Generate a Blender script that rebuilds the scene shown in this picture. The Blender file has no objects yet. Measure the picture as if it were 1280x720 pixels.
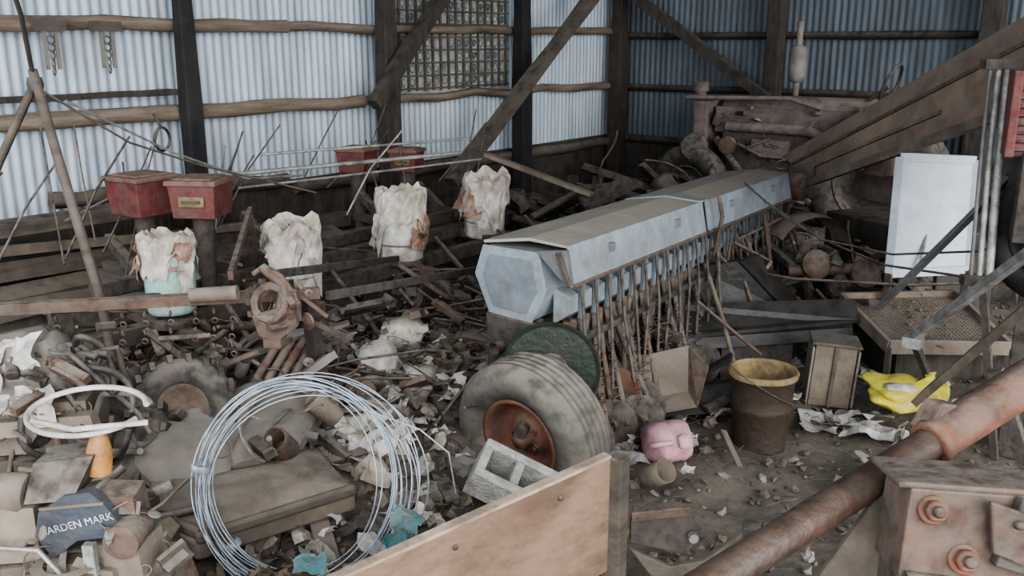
import bpy, math, random, bmesh
from mathutils import Vector, Matrix, noise
random.seed(7)
RND=random.random
CH=random.choice
def U(a,b): return a+(b-a)*RND()
def nz(x,y=0,z=0): return noise.noise(Vector((x,y,z)))
def lin(c):
    return tuple(((v/255)/12.92 if v/255<=.04045 else ((v/255+.055)/1.055)**2.4) for v in c)+(1,)
# ---------------------------------------------------------------- materials
def M(name,col,col2=None,dust=.5,dcol=(136,128,117),rough=.85,metal=0,scale=7,bump=.25,st=(1,1,1),lo=.38,hi=.64,grime=.45,gcol=(80,70,61)):
    m=bpy.data.materials.new(name); m.use_nodes=True
    n=m.node_tree.nodes; l=m.node_tree.links; b=n['Principled BSDF']
    tc=n.new('ShaderNodeTexCoord'); mp=n.new('ShaderNodeMapping'); mp.inputs['Scale'].default_value=st
    l.new(tc.outputs['Object'],mp.inputs[0])
    n1=n.new('ShaderNodeTexNoise'); n1.inputs['Scale'].default_value=scale; n1.inputs['Detail'].default_value=7; n1.inputs['Roughness'].default_value=.68
    l.new(mp.outputs[0],n1.inputs[0])
    rp=n.new('ShaderNodeValToRGB'); rp.color_ramp.elements[0].position=lo; rp.color_ramp.elements[1].position=hi
    rp.color_ramp.elements[0].color=lin(col); rp.color_ramp.elements[1].color=lin(col2 or tuple(v*.7 for v in col))
    l.new(n1.outputs[0],rp.inputs[0])
    out=rp.outputs[0]
    if grime>0:
        n4=n.new('ShaderNodeTexNoise'); n4.inputs['Scale'].default_value=scale*.7+2; n4.inputs['Detail'].default_value=8; n4.inputs['Roughness'].default_value=.75
        l.new(mp.outputs[0],n4.inputs[0])
        m4=n.new('ShaderNodeMapRange'); m4.inputs[1].default_value=.46; m4.inputs[2].default_value=.68; m4.inputs[4].default_value=min(.9,grime*1.6)
        l.new(n4.outputs[0],m4.inputs[0])
        mx=n.new('ShaderNodeMixRGB'); l.new(m4.outputs[0],mx.inputs[0]); l.new(out,mx.inputs[1]); mx.inputs[2].default_value=lin(gcol)
        out=mx.outputs[0]
    if dust>0:
        g=n.new('ShaderNodeNewGeometry'); s=n.new('ShaderNodeSeparateXYZ'); l.new(g.outputs['Normal'],s.inputs[0])
        mr=n.new('ShaderNodeMapRange'); mr.inputs[1].default_value=-.4; mr.inputs[2].default_value=.9
        l.new(s.outputs[2],mr.inputs[0])
        n2=n.new('ShaderNodeTexNoise'); n2.inputs['Scale'].default_value=scale*1.9; n2.inputs['Detail'].default_value=6
        l.new(tc.outputs['Object'],n2.inputs[0])
        m2=n.new('ShaderNodeMapRange'); m2.inputs[1].default_value=.3; m2.inputs[2].default_value=.56
        l.new(n2.outputs[0],m2.inputs[0])
        mu=n.new('ShaderNodeMath'); mu.operation='MULTIPLY'; l.new(mr.outputs[0],mu.inputs[0]); l.new(m2.outputs[0],mu.inputs[1])
        mu2=n.new('ShaderNodeMath'); mu2.operation='MULTIPLY'; l.new(mu.outputs[0],mu2.inputs[0]); mu2.inputs[1].default_value=min(.95,dust*1.25)
        mx=n.new('ShaderNodeMixRGB'); l.new(mu2.outputs[0],mx.inputs[0]); l.new(out,mx.inputs[1]); mx.inputs[2].default_value=lin(dcol)
        out=mx.outputs[0]
    l.new(out,b.inputs['Base Color'])
    b.inputs['Roughness'].default_value=rough; b.inputs['Metallic'].default_value=metal
    if bump>0:
        n3=n.new('ShaderNodeTexNoise'); n3.inputs['Scale'].default_value=scale*5; n3.inputs['Detail'].default_value=5
        l.new(mp.outputs[0],n3.inputs[0])
        bp=n.new('ShaderNodeBump'); bp.inputs['Strength'].default_value=bump; bp.inputs['Distance'].default_value=.02
        l.new(n3.outputs[0],bp.inputs['Height']); l.new(bp.outputs[0],b.inputs['Normal'])
    return m
MT={}
def mk(n,*a,**k): MT[n]=M(n,*a,**k)
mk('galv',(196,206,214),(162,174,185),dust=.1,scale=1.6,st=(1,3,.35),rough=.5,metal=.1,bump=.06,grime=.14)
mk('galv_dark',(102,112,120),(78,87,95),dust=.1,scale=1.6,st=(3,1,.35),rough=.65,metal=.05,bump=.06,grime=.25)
mk('girt',(142,125,107),(84,72,61),scale=5,st=(1,.25,3),dust=.35)
mk('oldwood',(90,79,69),(54,47,41),scale=5,st=(2,.3,3),dust=.4)
mk('darkwood',(48,42,38),(30,26,24),scale=5,st=(3,3,.4),dust=.3)
mk('blackpost',(22,22,26),(34,33,34),scale=6,dust=.1,grime=.1)
mk('brownpost',(52,43,38),(31,27,25),scale=5,st=(3,3,.4),dust=.2)
mk('dirt',(116,106,96),(64,57,51),scale=2.6,dust=.2,bump=.9,rough=1,lo=.34,hi=.62)
mk('clod',(104,95,86),(66,59,53),scale=14,dust=.4,bump=.6,rough=1)
mk('clodlight',(158,151,142),(114,106,97),scale=14,dust=.4,bump=.6,rough=1)
mk('straw',(130,116,98),(92,80,67),scale=10,dust=.2,bump=0)
mk('stick',(88,76,66),(58,49,43),scale=10,dust=.4)
mk('leaf',(134,112,88),(80,64,50),scale=16,dust=.3,bump=.2)
mk('rust',(98,72,58),(58,45,39),scale=12,dust=.5)
mk('rustbright',(132,82,58),(82,55,44),scale=10,dust=.35)
mk('rustdark',(58,50,46),(40,34,32),scale=12,dust=.5)
mk('blue',(150,162,170),(120,131,139),scale=4,dust=.35,rough=.7,grime=.4,gcol=(104,94,84))
mk('bluelid',(164,163,156),(138,135,127),scale=3,dust=.7,dcol=(160,150,135),rough=.8,grime=.4,gcol=(118,107,95))
mk('bluedark',(120,134,143),(95,107,116),scale=4,dust=.35,rough=.7,grime=.4,gcol=(90,82,74))
mk('panelblue',(204,211,218),(178,188,198),scale=3,dust=.15,rough=.5,grime=.2,gcol=(140,132,124))
mk('tyre',(98,94,88),(60,57,54),scale=8,dust=.75,dcol=(142,134,121),rough=.9,grime=.1)
mk('tyredark',(42,39,37),(28,27,26),scale=8,dust=.45)
mk('tyreblack',(26,25,25),(20,19,19),scale=8,dust=.15,grime=.1)
mk('green',(34,48,37),(24,32,27),scale=9,dust=.05,rough=.5,grime=.3,gcol=(60,54,44))
mk('black',(28,29,31),(40,39,38),scale=6,dust=.22,dcol=(100,93,84),rough=.5,grime=.1)
mk('bucketrust',(70,55,43),(40,31,26),scale=8,dust=.1,rough=.7)
mk('rimyellow',(158,136,92),(108,86,56),scale=14,dust=.2)
mk('pink',(216,166,176),(190,142,152),scale=9,dust=.35,rough=.5,grime=.25)
mk('yellow',(214,204,66),(184,168,66),scale=7,dust=.15,rough=.5,grime=.2)
mk('white',(212,210,206),(164,158,149),scale=8,dust=.4,rough=.7,gcol=(120,108,95))
mk('paper',(208,206,202),(156,151,144),scale=9,dust=.25,rough=.9,gcol=(120,110,98))
mk('bag',(218,213,205),(156,146,133),scale=6,dust=.55,dcol=(152,140,123),rough=.8,gcol=(124,108,92))
mk('teal',(84,136,140),(60,104,112),scale=9,dust=.3,rough=.6)
mk('plastgreen',(150,198,184),(186,200,194),scale=9,dust=.2,rough=.5,grime=.25,gcol=(120,118,104))
mk('red',(108,38,37),(74,33,33),scale=9,dust=.45,rough=.7)
mk('redlid',(116,88,79),(92,67,60),scale=9,dust=.8,dcol=(138,116,100),rough=.9)
mk('wire',(186,194,203),(136,144,154),scale=20,dust=.1,rough=.4,metal=.4,bump=0,grime=0)
mk('steel',(172,171,168),(120,118,114),scale=12,dust=.3,rough=.45,metal=.3)
mk('greybar',(104,107,108),(76,77,76),scale=9,dust=.4,rough=.6)
mk('plate',(62,68,78),(50,54,62),scale=9,dust=.15,rough=.5,grime=.2)
mk('ply',(150,122,102),(112,88,72),scale=1.8,st=(3,1,3),dust=.1,bump=.1,rough=.85,grime=.5,gcol=(90,70,57))
mk('plyedge',(200,178,155),(158,134,113),scale=6,dust=.2)
mk('board',(140,125,109),(98,85,74),scale=4,dust=.45)
mk('tan',(120,107,93),(84,72,62),scale=6,dust=.5)
mk('chute',(144,123,107),(106,88,77),scale=3,dust=.5)
mk('concrete',(202,200,196),(160,155,147),scale=14,dust=.35,bump=.5,grime=.3,gcol=(120,110,100))
mk('greysheet',(126,122,116),(92,87,82),scale=4,dust=.55)
mk('amber',(186,134,68),(140,98,54),scale=9,dust=.25,rough=.5)
mk('ironpipe',(84,60,48),(46,36,32),scale=9,dust=.15,rough=.5,metal=.1)
mk('tractor',(116,101,98),(80,68,64),scale=7,dust=.5)
mk('hose',(46,44,42),(60,56,52),scale=9,dust=.4,rough=.6)
mk('label',(200,206,214),(150,160,176),scale=30,dust=.1)
mk('mesh_back',(164,168,168),(118,118,115),scale=9,dust=0,grime=.4)
mk('sackprint',(140,92,70),(170,150,132),scale=16,dust=.3)
# ---------------------------------------------------------------- mesh builder
def frame(ax):
    ax=Vector(ax).normalized()
    t=Vector((0,0,1)) if abs(ax.z)<.9 else Vector((1,0,0))
    x=t.cross(ax).normalized(); return x,ax.cross(x).normalized(),ax
class MB:
    def __init__(s): s.v=[];s.f=[];s.m=[];s.sm=[]
    def add(s,vs,fs,m,sm=False):
        o=len(s.v); s.v+= [Vector(v) for v in vs]
        for f in fs: s.f.append(tuple(i+o for i in f)); s.m.append(m); s.sm.append(sm)
    def box(s,c,sz,m,R=None,taper=1):
        c=Vector(c);vs=[]
        for z in(-.5,.5):
            for x,y in((-.5,-.5),(.5,-.5),(.5,.5),(-.5,.5)):
                k=taper if z>0 else 1
                v=Vector((x*sz[0]*k,y*sz[1]*k,z*sz[2]))
                if R: v=R@v
                vs.append(c+v)
        s.add(vs,[(3,2,1,0),(4,5,6,7),(0,1,5,4),(1,2,6,5),(2,3,7,6),(3,0,4,7)],m)
    def beam(s,p,q,w,h,m,roll=0,jit=0):
        p=Vector(p);q=Vector(q);x,y,a=frame(q-p)
        if roll:
            R=Matrix.Rotation(roll,3,a);x=R@x;y=R@y
        n=1 if jit==0 else 6
        vs=[];fs=[]
        for i in range(n+1):
            c=p.lerp(q,i/n)
            if jit: c=c+x*nz(i*.7,p.x*3,1)*jit+y*nz(i*.7,p.y*3,9)*jit
            k=1+(nz(i*.9,p.z*5+p.x,4)*.25 if jit else 0)
            for dx,dy in((-.5,-.5),(.5,-.5),(.5,.5),(-.5,.5)): vs.append(c+x*dx*w*k+y*dy*h*k)
        for i in range(n):
            for j in range(4): a0=i*4+j;b0=i*4+(j+1)%4; fs.append((a0,b0,b0+4,a0+4))
        fs+=[(3,2,1,0),(n*4,n*4+1,n*4+2,n*4+3)]
        s.add(vs,fs,m)
    def tube(s,pts,r,m,n=8,cap=True,r2=None,closed=False,jit=0):
        pts=[Vector(p) for p in pts];L=len(pts);vs=[];fs=[]
        x=None
        for i,p in enumerate(pts):
            if closed: t=pts[(i+1)%L]-pts[i-1]
            else: t=pts[min(i+1,L-1)]-pts[max(i-1,0)]
            if t.length<1e-9: t=Vector((0,0,1))
            t.normalize()
            if x is None: x,y,_=frame(t)
            else:
                x=(x-t*x.dot(t)); x=x.normalized() if x.length>1e-6 else frame(t)[0]
                y=t.cross(x)
            rr=r if r2 is None else r+(r2-r)*i/max(1,L-1)
            for k in range(n):
                a=2*math.pi*k/n; q=rr*(1+(jit*nz(p.x*9+k,p.y*9,p.z*9) if jit else 0))
                vs.append(p+x*math.cos(a)*q+y*math.sin(a)*q)
        for i in range(L if closed else L-1):
            for k in range(n):
                a=i*n+k;b=i*n+(k+1)%n;c=((i+1)%L)*n; fs.append((a,b,c+(k+1)%n,c+k))
        s.add(vs,fs,m,True)
        if cap and not closed:
            s.add(vs[:n],[tuple(reversed(range(n)))],m); s.add(vs[-n:],[tuple(range(n))],m)
    def lathe(s,prof,o,ax,m,n=28,sm=True,jit=0,js=4,sq=0):
        x,y,a=frame(ax);o=Vector(o);vs=[];fs=[];nn=n
        for r,z in prof:
            for k in range(nn):
                t=2*math.pi*k/n; q=r
                if sq: q=r/( (abs(math.cos(t))**sq+abs(math.sin(t))**sq)**(1/sq))
                if jit:
                    q*=1+jit*nz(math.cos(t)*js+o.x*7,math.sin(t)*js+o.y*7,z*js*5)
                zz=z+(jit*.35*r*nz(math.cos(t)*js+3,math.sin(t)*js,o.x*5+z*9) if jit else 0)
                vs.append(o+x*math.cos(t)*q+y*math.sin(t)*q+a*zz)
        for i in range(len(prof)-1):
            for k in range(n):
                k2=(k+1)%nn
                fs.append((i*nn+k,i*nn+k2,(i+1)*nn+k2,(i+1)*nn+k))
        s.add(vs,fs,m,sm)
    def prism(s,poly,d,m):
        poly=[Vector(p) for p in poly];d=Vector(d);n=len(poly)
        vs=poly+[p+d for p in poly]
        fs=[tuple(range(n)),tuple(reversed(range(n,2*n)))]+[((i+1)%n,i,i+n,(i+1)%n+n) for i in range(n)]
        s.add(vs,fs,m)
    def blob(s,c,sz,m,sub=2,amp=.3,fr=2.5,R=None,sm=True,seed=None):
        c=Vector(c);vs,fs=ICO[sub];sd=U(0,99) if seed is None else seed;out=[]
        for v in vs:
            k=1+amp*nz(v.x*fr+sd,v.y*fr,v.z*fr)*1.6
            w=Vector((v.x*sz[0]*k,v.y*sz[1]*k,v.z*sz[2]*k))
            if R: w=R@w
            out.append(c+w)
        s.add(out,fs,m,sm)
    def sheet(s,c,w,h,m,R,n=6,amp=.02,sd=None,sm=False):
        c=Vector(c);sd=U(0,99) if sd is None else sd;vs=[];fs=[]
        for i in range(n+1):
            for j in range(n+1):
                a=i/n-.5;b=j/n-.5
                v=Vector((a*w+amp*.5*nz(b*4+sd,a*3,2),b*h+amp*.5*nz(a*4,b*3+sd,7),amp*nz(a*w*12+sd,b*h*12,sd)))
                vs.append(c+R@v)
        for i in range(n):
            for j in range(n): a=i*(n+1)+j; fs.append((a,a+n+1,a+n+2,a+1))
        s.add(vs,fs,m,sm)
    def build(s,name,bevel=0):
        me=bpy.data.meshes.new(name)
        mn=Vector((min(v.x for v in s.v),min(v.y for v in s.v),min(v.z for v in s.v)))
        mxx=Vector((max(v.x for v in s.v),max(v.y for v in s.v),0))
        o=Vector(((mn.x+mxx.x)/2,(mn.y+mxx.y)/2,mn.z))
        me.from_pydata([v-o for v in s.v],[],s.f)
        ms=sorted(set(s.m)); ix={k:i for i,k in enumerate(ms)}
        for k in ms: me.materials.append(MT[k])
        me.polygons.foreach_set('material_index',[ix[k] for k in s.m])
        me.polygons.foreach_set('use_smooth',s.sm); me.update()
        ob=bpy.data.objects.new(name,me); ob.location=o
        bpy.context.collection.objects.link(ob)
        if bevel:
            md=ob.modifiers.new('b','BEVEL');md.width=bevel;md.segments=2;md.limit_method='ANGLE';md.angle_limit=math.radians(50)
        return ob
ICO={}
for sb in(1,2,3,4):
    bm=bmesh.new(); bmesh.ops.create_icosphere(bm,subdivisions=sb,radius=1)
    ICO[sb]=([v.co.copy() for v in bm.verts],[tuple(v.index for v in f.verts) for f in bm.faces]); bm.free()
def rotR(z=0,x=0,y=0): return Matrix.Rotation(z,3,'Z')@Matrix.Rotation(y,3,'Y')@Matrix.Rotation(x,3,'X')
def rr(): return rotR(U(0,6.28),U(-.6,.6),U(-.6,.6))
R_=Vector((.7915,.6112,0));B_=Vector((-.6112,.7915,0));Z_=Vector((0,0,1))
def L(a,r=0,u=0,b=0): return Vector(a)+R_*r+Z_*u+B_*b
def sst(a,b,x):
    t=max(0,min(1,(x-a)/(b-a)));return t*t*(3-2*t)
def gh(x,y):
    h=.13*sst(-1.9,-2.7,x)*sst(.3,1.2,y)+.05*sst(4.2,5.2,y)
    h+=.20*math.exp(-((x+1.95)**2+(y-1.45)**2)/.09)
    h+=.10*math.exp(-((x+3.0)**2/.5+(y-2.9)**2/1.2))
    h+=.05*nz(x*1.3,y*1.3,1)*1.2+.035*nz(x*4,y*4,5)+.02*nz(x*11,y*11,8)
    return h
def free(x,y):
    if -2.52<x<-1.8 and 2.72<y<3.12: return False
    if (x+1.5)**2+(y-3.81)**2<.03: return False
    if (x+1.7)**2+(y-3.3)**2<.015: return False
    return True
def spot(f):
    while 1:
        x,y=f()
        if free(x,y): return x,y
# ---------------------------------------------------------------- room shell
def corr(name,axis,c,a0,a1,z0,z1,m,sgn,amp):
    mb=MB();st=.0085;n=int((a1-a0)/st);vs=[];fs=[]
    for i in range(n+1):
        a=a0+i*st; d=amp*math.sin(2*math.pi*a/.068)+.012*nz(a*.8,2,3)
        for z in(z0,(z0+z1)/2,z1):
            vs.append((c+d*sgn,a,z) if axis=='x' else (a,c+d*sgn,z))
    for i in range(n):
        for j in(0,1):
            k=i*3+j; fs.append((k,k+3,k+4,k+1))
    mb.add(vs,fs,m,True); return mb.build(name)
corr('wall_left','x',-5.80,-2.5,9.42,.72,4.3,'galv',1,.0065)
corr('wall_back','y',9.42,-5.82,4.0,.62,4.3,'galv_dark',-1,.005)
mb=MB()
for i,z in enumerate((.02,.21,.40,.58)):
    for y0,y1 in((-2.5,1.9),(1.93,5.4),(5.42,9.4)):
        mb.box((-5.76+.015*nz(i,y0),(y0+y1)/2,z+.08),(.045,y1-y0,.185),'darkwood')
mb.box((-5.82,3.4,.35),(.02,12,.8),'darkwood')
mb.build('baseboard_left')
mb=MB()
for i,z in enumerate((.02,.21,.40,.58)): mb.box((-1,9.36+.01*nz(i,3),z+.08),(9.8,.045,.185),'darkwood')
mb.box((-1,9.44,.35),(9.8,.02,.8),'darkwood')
mb.build('baseboard_back')
mb=MB()
n1,n2=170,180;vs=[];fs=[]
for i in range(n1+1):
    for j in range(n2+1):
        x=-5.85+i*(9.9/n1);y=-2.6+j*(12.1/n2);vs.append((x,y,gh(x,y)))
for i in range(n1):
    for j in range(n2): a=i*(n2+1)+j; fs.append((a,a+n2+1,a+n2+2,a+1))
mb.add(vs,fs,'dirt',True);mb.build('floor')
mb=MB();mb.box((-1.0,4.3,4.32),(9.8,10.4,.03),'galv_dark')
for y in(-.6,1.8,3.65,5.5,7.35,9.1): mb.box((-1.0,y,4.2),(9.8,.07,.2),'darkwood')
mb.build('ceiling')
def log(mb,p,q,r,m,n=14,sd=0):
    p=Vector(p);q=Vector(q)
    pts=[p.lerp(q,i/n)+Vector((.012*nz(i*.6,sd,1),.0,.03*nz(i*.5,sd,5))) for i in range(n+1)]
    mb.tube(pts,r,m,10,jit=.35)
mb=MB()
log(mb,(-5.68,-1,1.34),(-5.68,5.35,1.33),.052,'girt',24,1)
log(mb,(-5.68,5.4,1.33),(-5.68,9.3,1.32),.038,'girt',14,2)
log(mb,(-5.68,-1,1.90),(-5.68,4.6,1.91),.045,'girt',20,3)
log(mb,(-5.68,4.5,1.90),(-5.68,9.3,1.91),.038,'girt',14,4)
log(mb,(-5.68,-1,2.55),(-5.68,9.3,2.55),.045,'girt',20,5)
log(mb,(-5.68,4.6,.70),(-5.68,9.3,.68),.05,'oldwood',14,6)
log(mb,(-5.66,2.7,.86),(-5.66,4.5,.78),.05,'oldwood',10,7)
mb.beam((-5.66,2.4,1.47),(-5.66,3.6,1.47),.11,.035,'brownpost',jit=.01)
mb.build('trim_1')
mb=MB()
for z,r in((1.86,.035),(1.30,.035),(.72,.05),(2.5,.04)): 
    mb.tube([(-5.6+i*.5,9.33,z+.01*nz(i,z)) for i in range(20)],r,'darkwood',8,jit=.3)
mb.build('trim_2')
for (x,y,w,m) in((-5.56,3.66,.115,'blackpost'),(-5.56,5.52,.15,'brownpost'),(-5.56,7.36,.15,'blackpost'),(-5.6,9.22,.17,'brownpost'),(-5.56,1.8,.14,'brownpost'),(-5.56,-.1,.14,'brownpost'),(-3.76,9.2,.17,'darkwood'),(-1.79,9.2,.2,'darkwood'),(.15,9.2,.2,'darkwood'),(2.1,9.2,.2,'darkwood')):
    mb=MB();mb.beam((x,y,-.05),(x,y,4.25),w,w*.9,m,jit=.012);mb.build('support_post',bevel=.01)
mb=MB();mb.beam((-5.4,5.2,1.32),(-5.42,7.3,3.4),.10,.10,'brownpost',jit=.02);mb.build('diagonal_brace')
mb=MB();mb.beam((-5.12,5.8,.65),(-5.25,9.0,2.88),.11,.10,'oldwood',jit=.02);mb.build('diagonal_brace')
mb=MB();mb.beam((-5.35,9.08,2.29),(-3.5,9.08,1.06),.11,.10,'darkwood',jit=.02);mb.build('diagonal_brace')
mb=MB()
mb.box((-5.735,6.55,2.15),(.01,1.5,1.6),'mesh_back')
for i in range(15): mb.beam((-5.715,5.83+i*.105,1.38),(-5.715,5.83+i*.105,2.95),.022,.014,'oldwood')
for j in range(15): mb.beam((-5.70,5.8,1.4+j*.11),(-5.70,7.32,1.4+j*.11),.022,.014,'oldwood')
for i in range(14):
    for j in range(13):
        if RND()<.8: mb.blob((-5.72,5.88+i*.105,1.455+j*.11),(.01,.03,.036),'mesh_back' if RND()<.7 else 'galv_dark',sub=1)
mb.build('window_1')
# ---------------------------------------------------------------- grain drill
O=Vector((-2.40,3.13,0));ex=Vector((.999,.045,0));ey=Vector((-.045,.999,0))
def D(x,y,z): return O+ex*x+ey*y+Z_*z
mb=MB();LEN=2.78
hexp=[(-.16,.915),(-.205,.785),(-.13,.62),(.09,.605),(.165,.755),(.125,.915)]
mb.prism([D(x,0,z) for x,z in hexp][::-1],ey*LEN,'blue')
big=[(x*1.05,(z-.77)*1.05+.77) for x,z in hexp]
mb.prism([D(x,-.012,z) for x,z in big][::-1],ey*.012,'blue')
ins=[(x*.80-.003,(z-.77)*.80+.767) for x,z in hexp]
mb.prism([D(x,-.017,z) for x,z in ins][::-1],ey*.006,'bluedark')
mb.prism([D(x,LEN,z) for x,z in big][::-1],ey*.015,'blue')
for y0,y1 in((.02,1.40),(1.44,LEN+.0)):
    mb.prism([D(-.19,y0,.935),D(.06,y0,.975),D(.255,y0,.962),D(.265,y0,.95),D(.06,y0,.960),D(-.185,y0,.922)],ey*(y1-y0),'bluelid')
    mb.prism([D(.25,y0,.962),D(.262,y0,.963),D(.295,y0,.80),D(.283,y0,.80)],ey*(y1-y0),'blue')
    mb.prism([D(.283,y0,.80),D(.302,y0,.80),D(.302,y0,.785),D(.283,y0,.785)],ey*(y1-y0),'rust')
    for t in(.25,.75): mb.box(D(.275,y0+(y1-y0)*t,.90),(.03,.04,.04),'bluedark',R=rotR(.045))
mb.prism([D(-.19,1.36,.94),D(.06,1.36,.982),D(.265,1.36,.970),D(.265,1.36,.960),D(.06,1.36,.97),D(-.19,1.36,.93)],ey*.1,'blue')
mb.prism([D(.12,-.02,.93),D(.27,-.02,.95),D(.30,-.02,.79),D(.235,-.02,.83)],ey*.03,'greybar')
mb.beam(D(.24,-.03,.94),D(.30,-.03,.80),.02,.02,'rustdark')
n=22
for i in range(n):
    y=.08+i*(LEN-.15)/n
    mb.prism([D(.15,y,.75),D(.235,y,.72),D(.235,y,.64),D(.15,y,.58)],ey*.075,'blue')
    mb.beam(D(.248,y+.095,.80),D(.235,y+.095,.60),.018,.02,'bluedark')
    for h in(0,1):
        yy=y+.055*h
        mb.lathe([(.016,0),(.022,.02),(.020,.05)],D(.20,yy+.03,.595),(0,0,-1),'rust',8)
        jy=U(-.30,-.12);jx=U(.02,.32)
        p0=D(.20,yy+.03,.58);p1=D(.22+jx*.4,yy+jy*.4,.40);p2=D(.24+jx,yy+jy,.14)
        mb.tube([p0,p0.lerp(p1,.5)+Z_*-.01,p1,p1.lerp(p2,.5),p2],.014,CH(['rust','rust','tan','rustdark']),8,jit=.4)
    mb.tube([D(.28,y+.02,.80),D(.33,y-.02,.56),D(.36+jx*.3,y-.14,.30)],.008,'rustdark',6)
    q0=D(.32,y-.02,.50);q1=D(.38+jx*.4,y-.16,.22);pts=[]
    x_,y_,a_=frame(q1-q0)
    for k in range(50):
        t=k/49;pts.append(q0.lerp(q1,t)+x_*.017*math.cos(k*1.1)+y_*.017*math.sin(k*1.1))
    mb.tube(pts,.004,'rust',4)
    c=D(.34+jx*.5,y+jy,.14)
    mb.lathe([(.005,.012),(.05,.012),(.11,.0),(.12,-.004),(.11,-.008),(.05,-.002),(.005,-.002)],c,(.5+U(-.2,.2),-1,.15),'rustdark',20)
    mb.beam(D(.12,y,.40),c,.025,.04,'rustdark')
    mb.lathe([(.035,-.02),(.035,.02)],c,(0,1,0),'rust',10)
mb.beam(D(.10,.02,.42),D(.10,LEN,.42),.06,.06,'rustdark')
mb.beam(D(.30,.06,.54),D(.30,LEN,.54),.025,.025,'rustdark')
mb.beam(D(-.15,.02,.50),D(-.15,LEN,.50),.05,.07,'rustdark')
for y in(.05,.9,1.8,2.7):
    mb.beam(D(-.15,y,.60),D(-.15,y,.0),.05,.05,'rustdark');mb.beam(D(.08,y,.6),D(.10,y,.15),.05,.05,'rustdark')
    mb.beam(D(-.15,y,.42),D(.40,y,.34),.04,.05,'rustdark')
mb.prism([D(-.14,-.03,.61),D(.12,-.03,.60),D(.16,-.03,.40),D(.05,-.03,.24),D(-.10,-.03,.38)],ey*.03,'rustdark')
mb.lathe([(.03,-.05),(.03,.0)],D(-.05,-.04,.47),(0,1,0),'rust',12)
mb.lathe([(.03,-.05),(.03,.0)],D(.10,-.04,.52),(0,1,0),'rust',12)
mb.tube([D(.27,-.35,.24),D(.12,.1,.30)],.028,'rustdark',10)
mb.tube([D(.3,1.5,.62),D(.36,1.45,.88),D(.33,1.46,.99)],.012,'rust',6)
mb.tube([D(.42,2.2,.3),D(.36,2.1,.80)],.014,'rust',6);mb.tube([D(.34,1.75,.70),D(.35,2.5,.72)],.012,'rust',6)
for k in range(10):
    y=U(1.3,2.7);mb.tube([D(.28,y,U(.5,.85)),D(U(.34,.5),y+U(-.3,.1),U(.3,.6)),D(U(.4,.7),y+U(-.4,.2),U(.1,.3))],U(.007,.014),CH(['rust','tan','rustdark']),6)
mb.build('grain_drill',bevel=.003)
mb=MB()
ax_=(.62,-1,.05);dc=Vector((-2.11,3.00,.46))
mb.lathe([(0,.004),(.19,.004)],dc,ax_,'green',40,sm=False)
mb.lathe([(.19,.004),(.205,.010),(.210,.0),(.205,-.010),(.19,-.006),(0,-.006)],dc,ax_,'green',40,sm=False)
mb.lathe([(0,.045),(.035,.045),(.045,.02),(.07,.018),(.075,.004)],dc,ax_,'rustdark',20,sm=False)
mb.tube([dc,D(.0,.1,.45)],.02,'rustdark',8)
mb.build('marker_disc')
def tyre(mb,c,ax,ro,w,ri,m,rim,lug=0,ribs=0):
    h=w/2
    pr=[(ri,-h*.55),(ri+.01,-h*.75),(ri+(ro-ri)*.35,-h*.98),(ri+(ro-ri)*.7,-h*.97),(ro-.022,-h*.82),(ro-.006,-h*.62)]
    prof=list(pr)
    if ribs:
        for k in range(ribs):
            a=-h*.6+1.2*h*k/ribs;b=a+1.2*h/ribs
            prof+=[(ro-.001,a+.002),(ro,b-.010),(ro-.009,b-.008),(ro-.009,b-.001)]
    else: prof+=[(ro,0)]
    prof+=[(r,-z) for r,z in reversed(pr)]
    mb.lathe(prof,c,ax,m,48)
    x,y,a=frame(ax);c=Vector(c)
    mb.lathe([(ri+.005,-h*.6),(ri+.006,-h*.72),(ri-.01,-h*.74),(ri-.02,-h*.5),(ri-.03,-h*.3),(ri-.035,-h*.1),(ri*.55,0),(ri*.42,-h*.25),(ri*.38,-h*.3),(ri*.2,-h*.3),(ri*.16,-h*.75),(.0,-h*.78)],c,ax,rim,36)
    mb.lathe([(ri+.005,h*.6),(ri-.02,h*.5),(ri-.035,h*.1),(.0,h*.1)],c,ax,rim,36)
    for k in range(5):
        t=k*1.2566;mb.lathe([(.012,-h*.4),(.012,-h*.25)],c+x*math.cos(t)*ri*.32+y*math.sin(t)*ri*.32,ax,rim,6)
    if lug:
        for k in range(lug):
            t=2*math.pi*k/lug
            p=c+(x*math.cos(t)+y*math.sin(t))*ro
            q=c+(x*math.cos(t+.12)+y*math.sin(t+.12))*ro
            mb.beam(p-a*h*.9,q,.02,.03,m);mb.beam(p+a*h*.9,q,.02,.03,m)
mb=MB();tyre(mb,(-2.13,2.90,.205),(.02,1,.12),.34,.27,.185,'tyre','rustbright',ribs=5)
mb.build('drill_wheel')
# ---------------------------------------------------------------- right side stuff
mb=MB();b0=(-1.50,3.81,-.01)
mb.lathe([(0,.0),(.118,.0),(.122,.02),(.130,.19),(.136,.195),(.134,.21),(.142,.345),(.150,.35),(.152,.36),(.146,.365)],b0,Z_,'bucketrust',40)
mb.lathe([(.1535,.350),(.157,.368),(.150,.378),(.141,.376),(.139,.36)],b0,Z_,'rimyellow',40)
mb.lathe([(.140,.362),(.135,.30),(.130,.25)],b0,Z_,'rimyellow',40)
mb.lathe([(.130,.25),(.114,.12),(0,.11)],b0,Z_,'bucketrust',40)
mb.tube([Vector(b0)+Vector((.155*math.cos(t),.155*math.sin(t),.31-.09*math.sin((t+.9)))) for t in[-2.6+i*.15 for i in range(22)]],.0025,'rustdark',5)
mb.build('rusty_bucket')
mb=MB()
Rj=rotR(.9,1.15,.35);c=Vector((-1.70,3.30,.14));ax=Rj@Vector((0,0,1))
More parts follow.
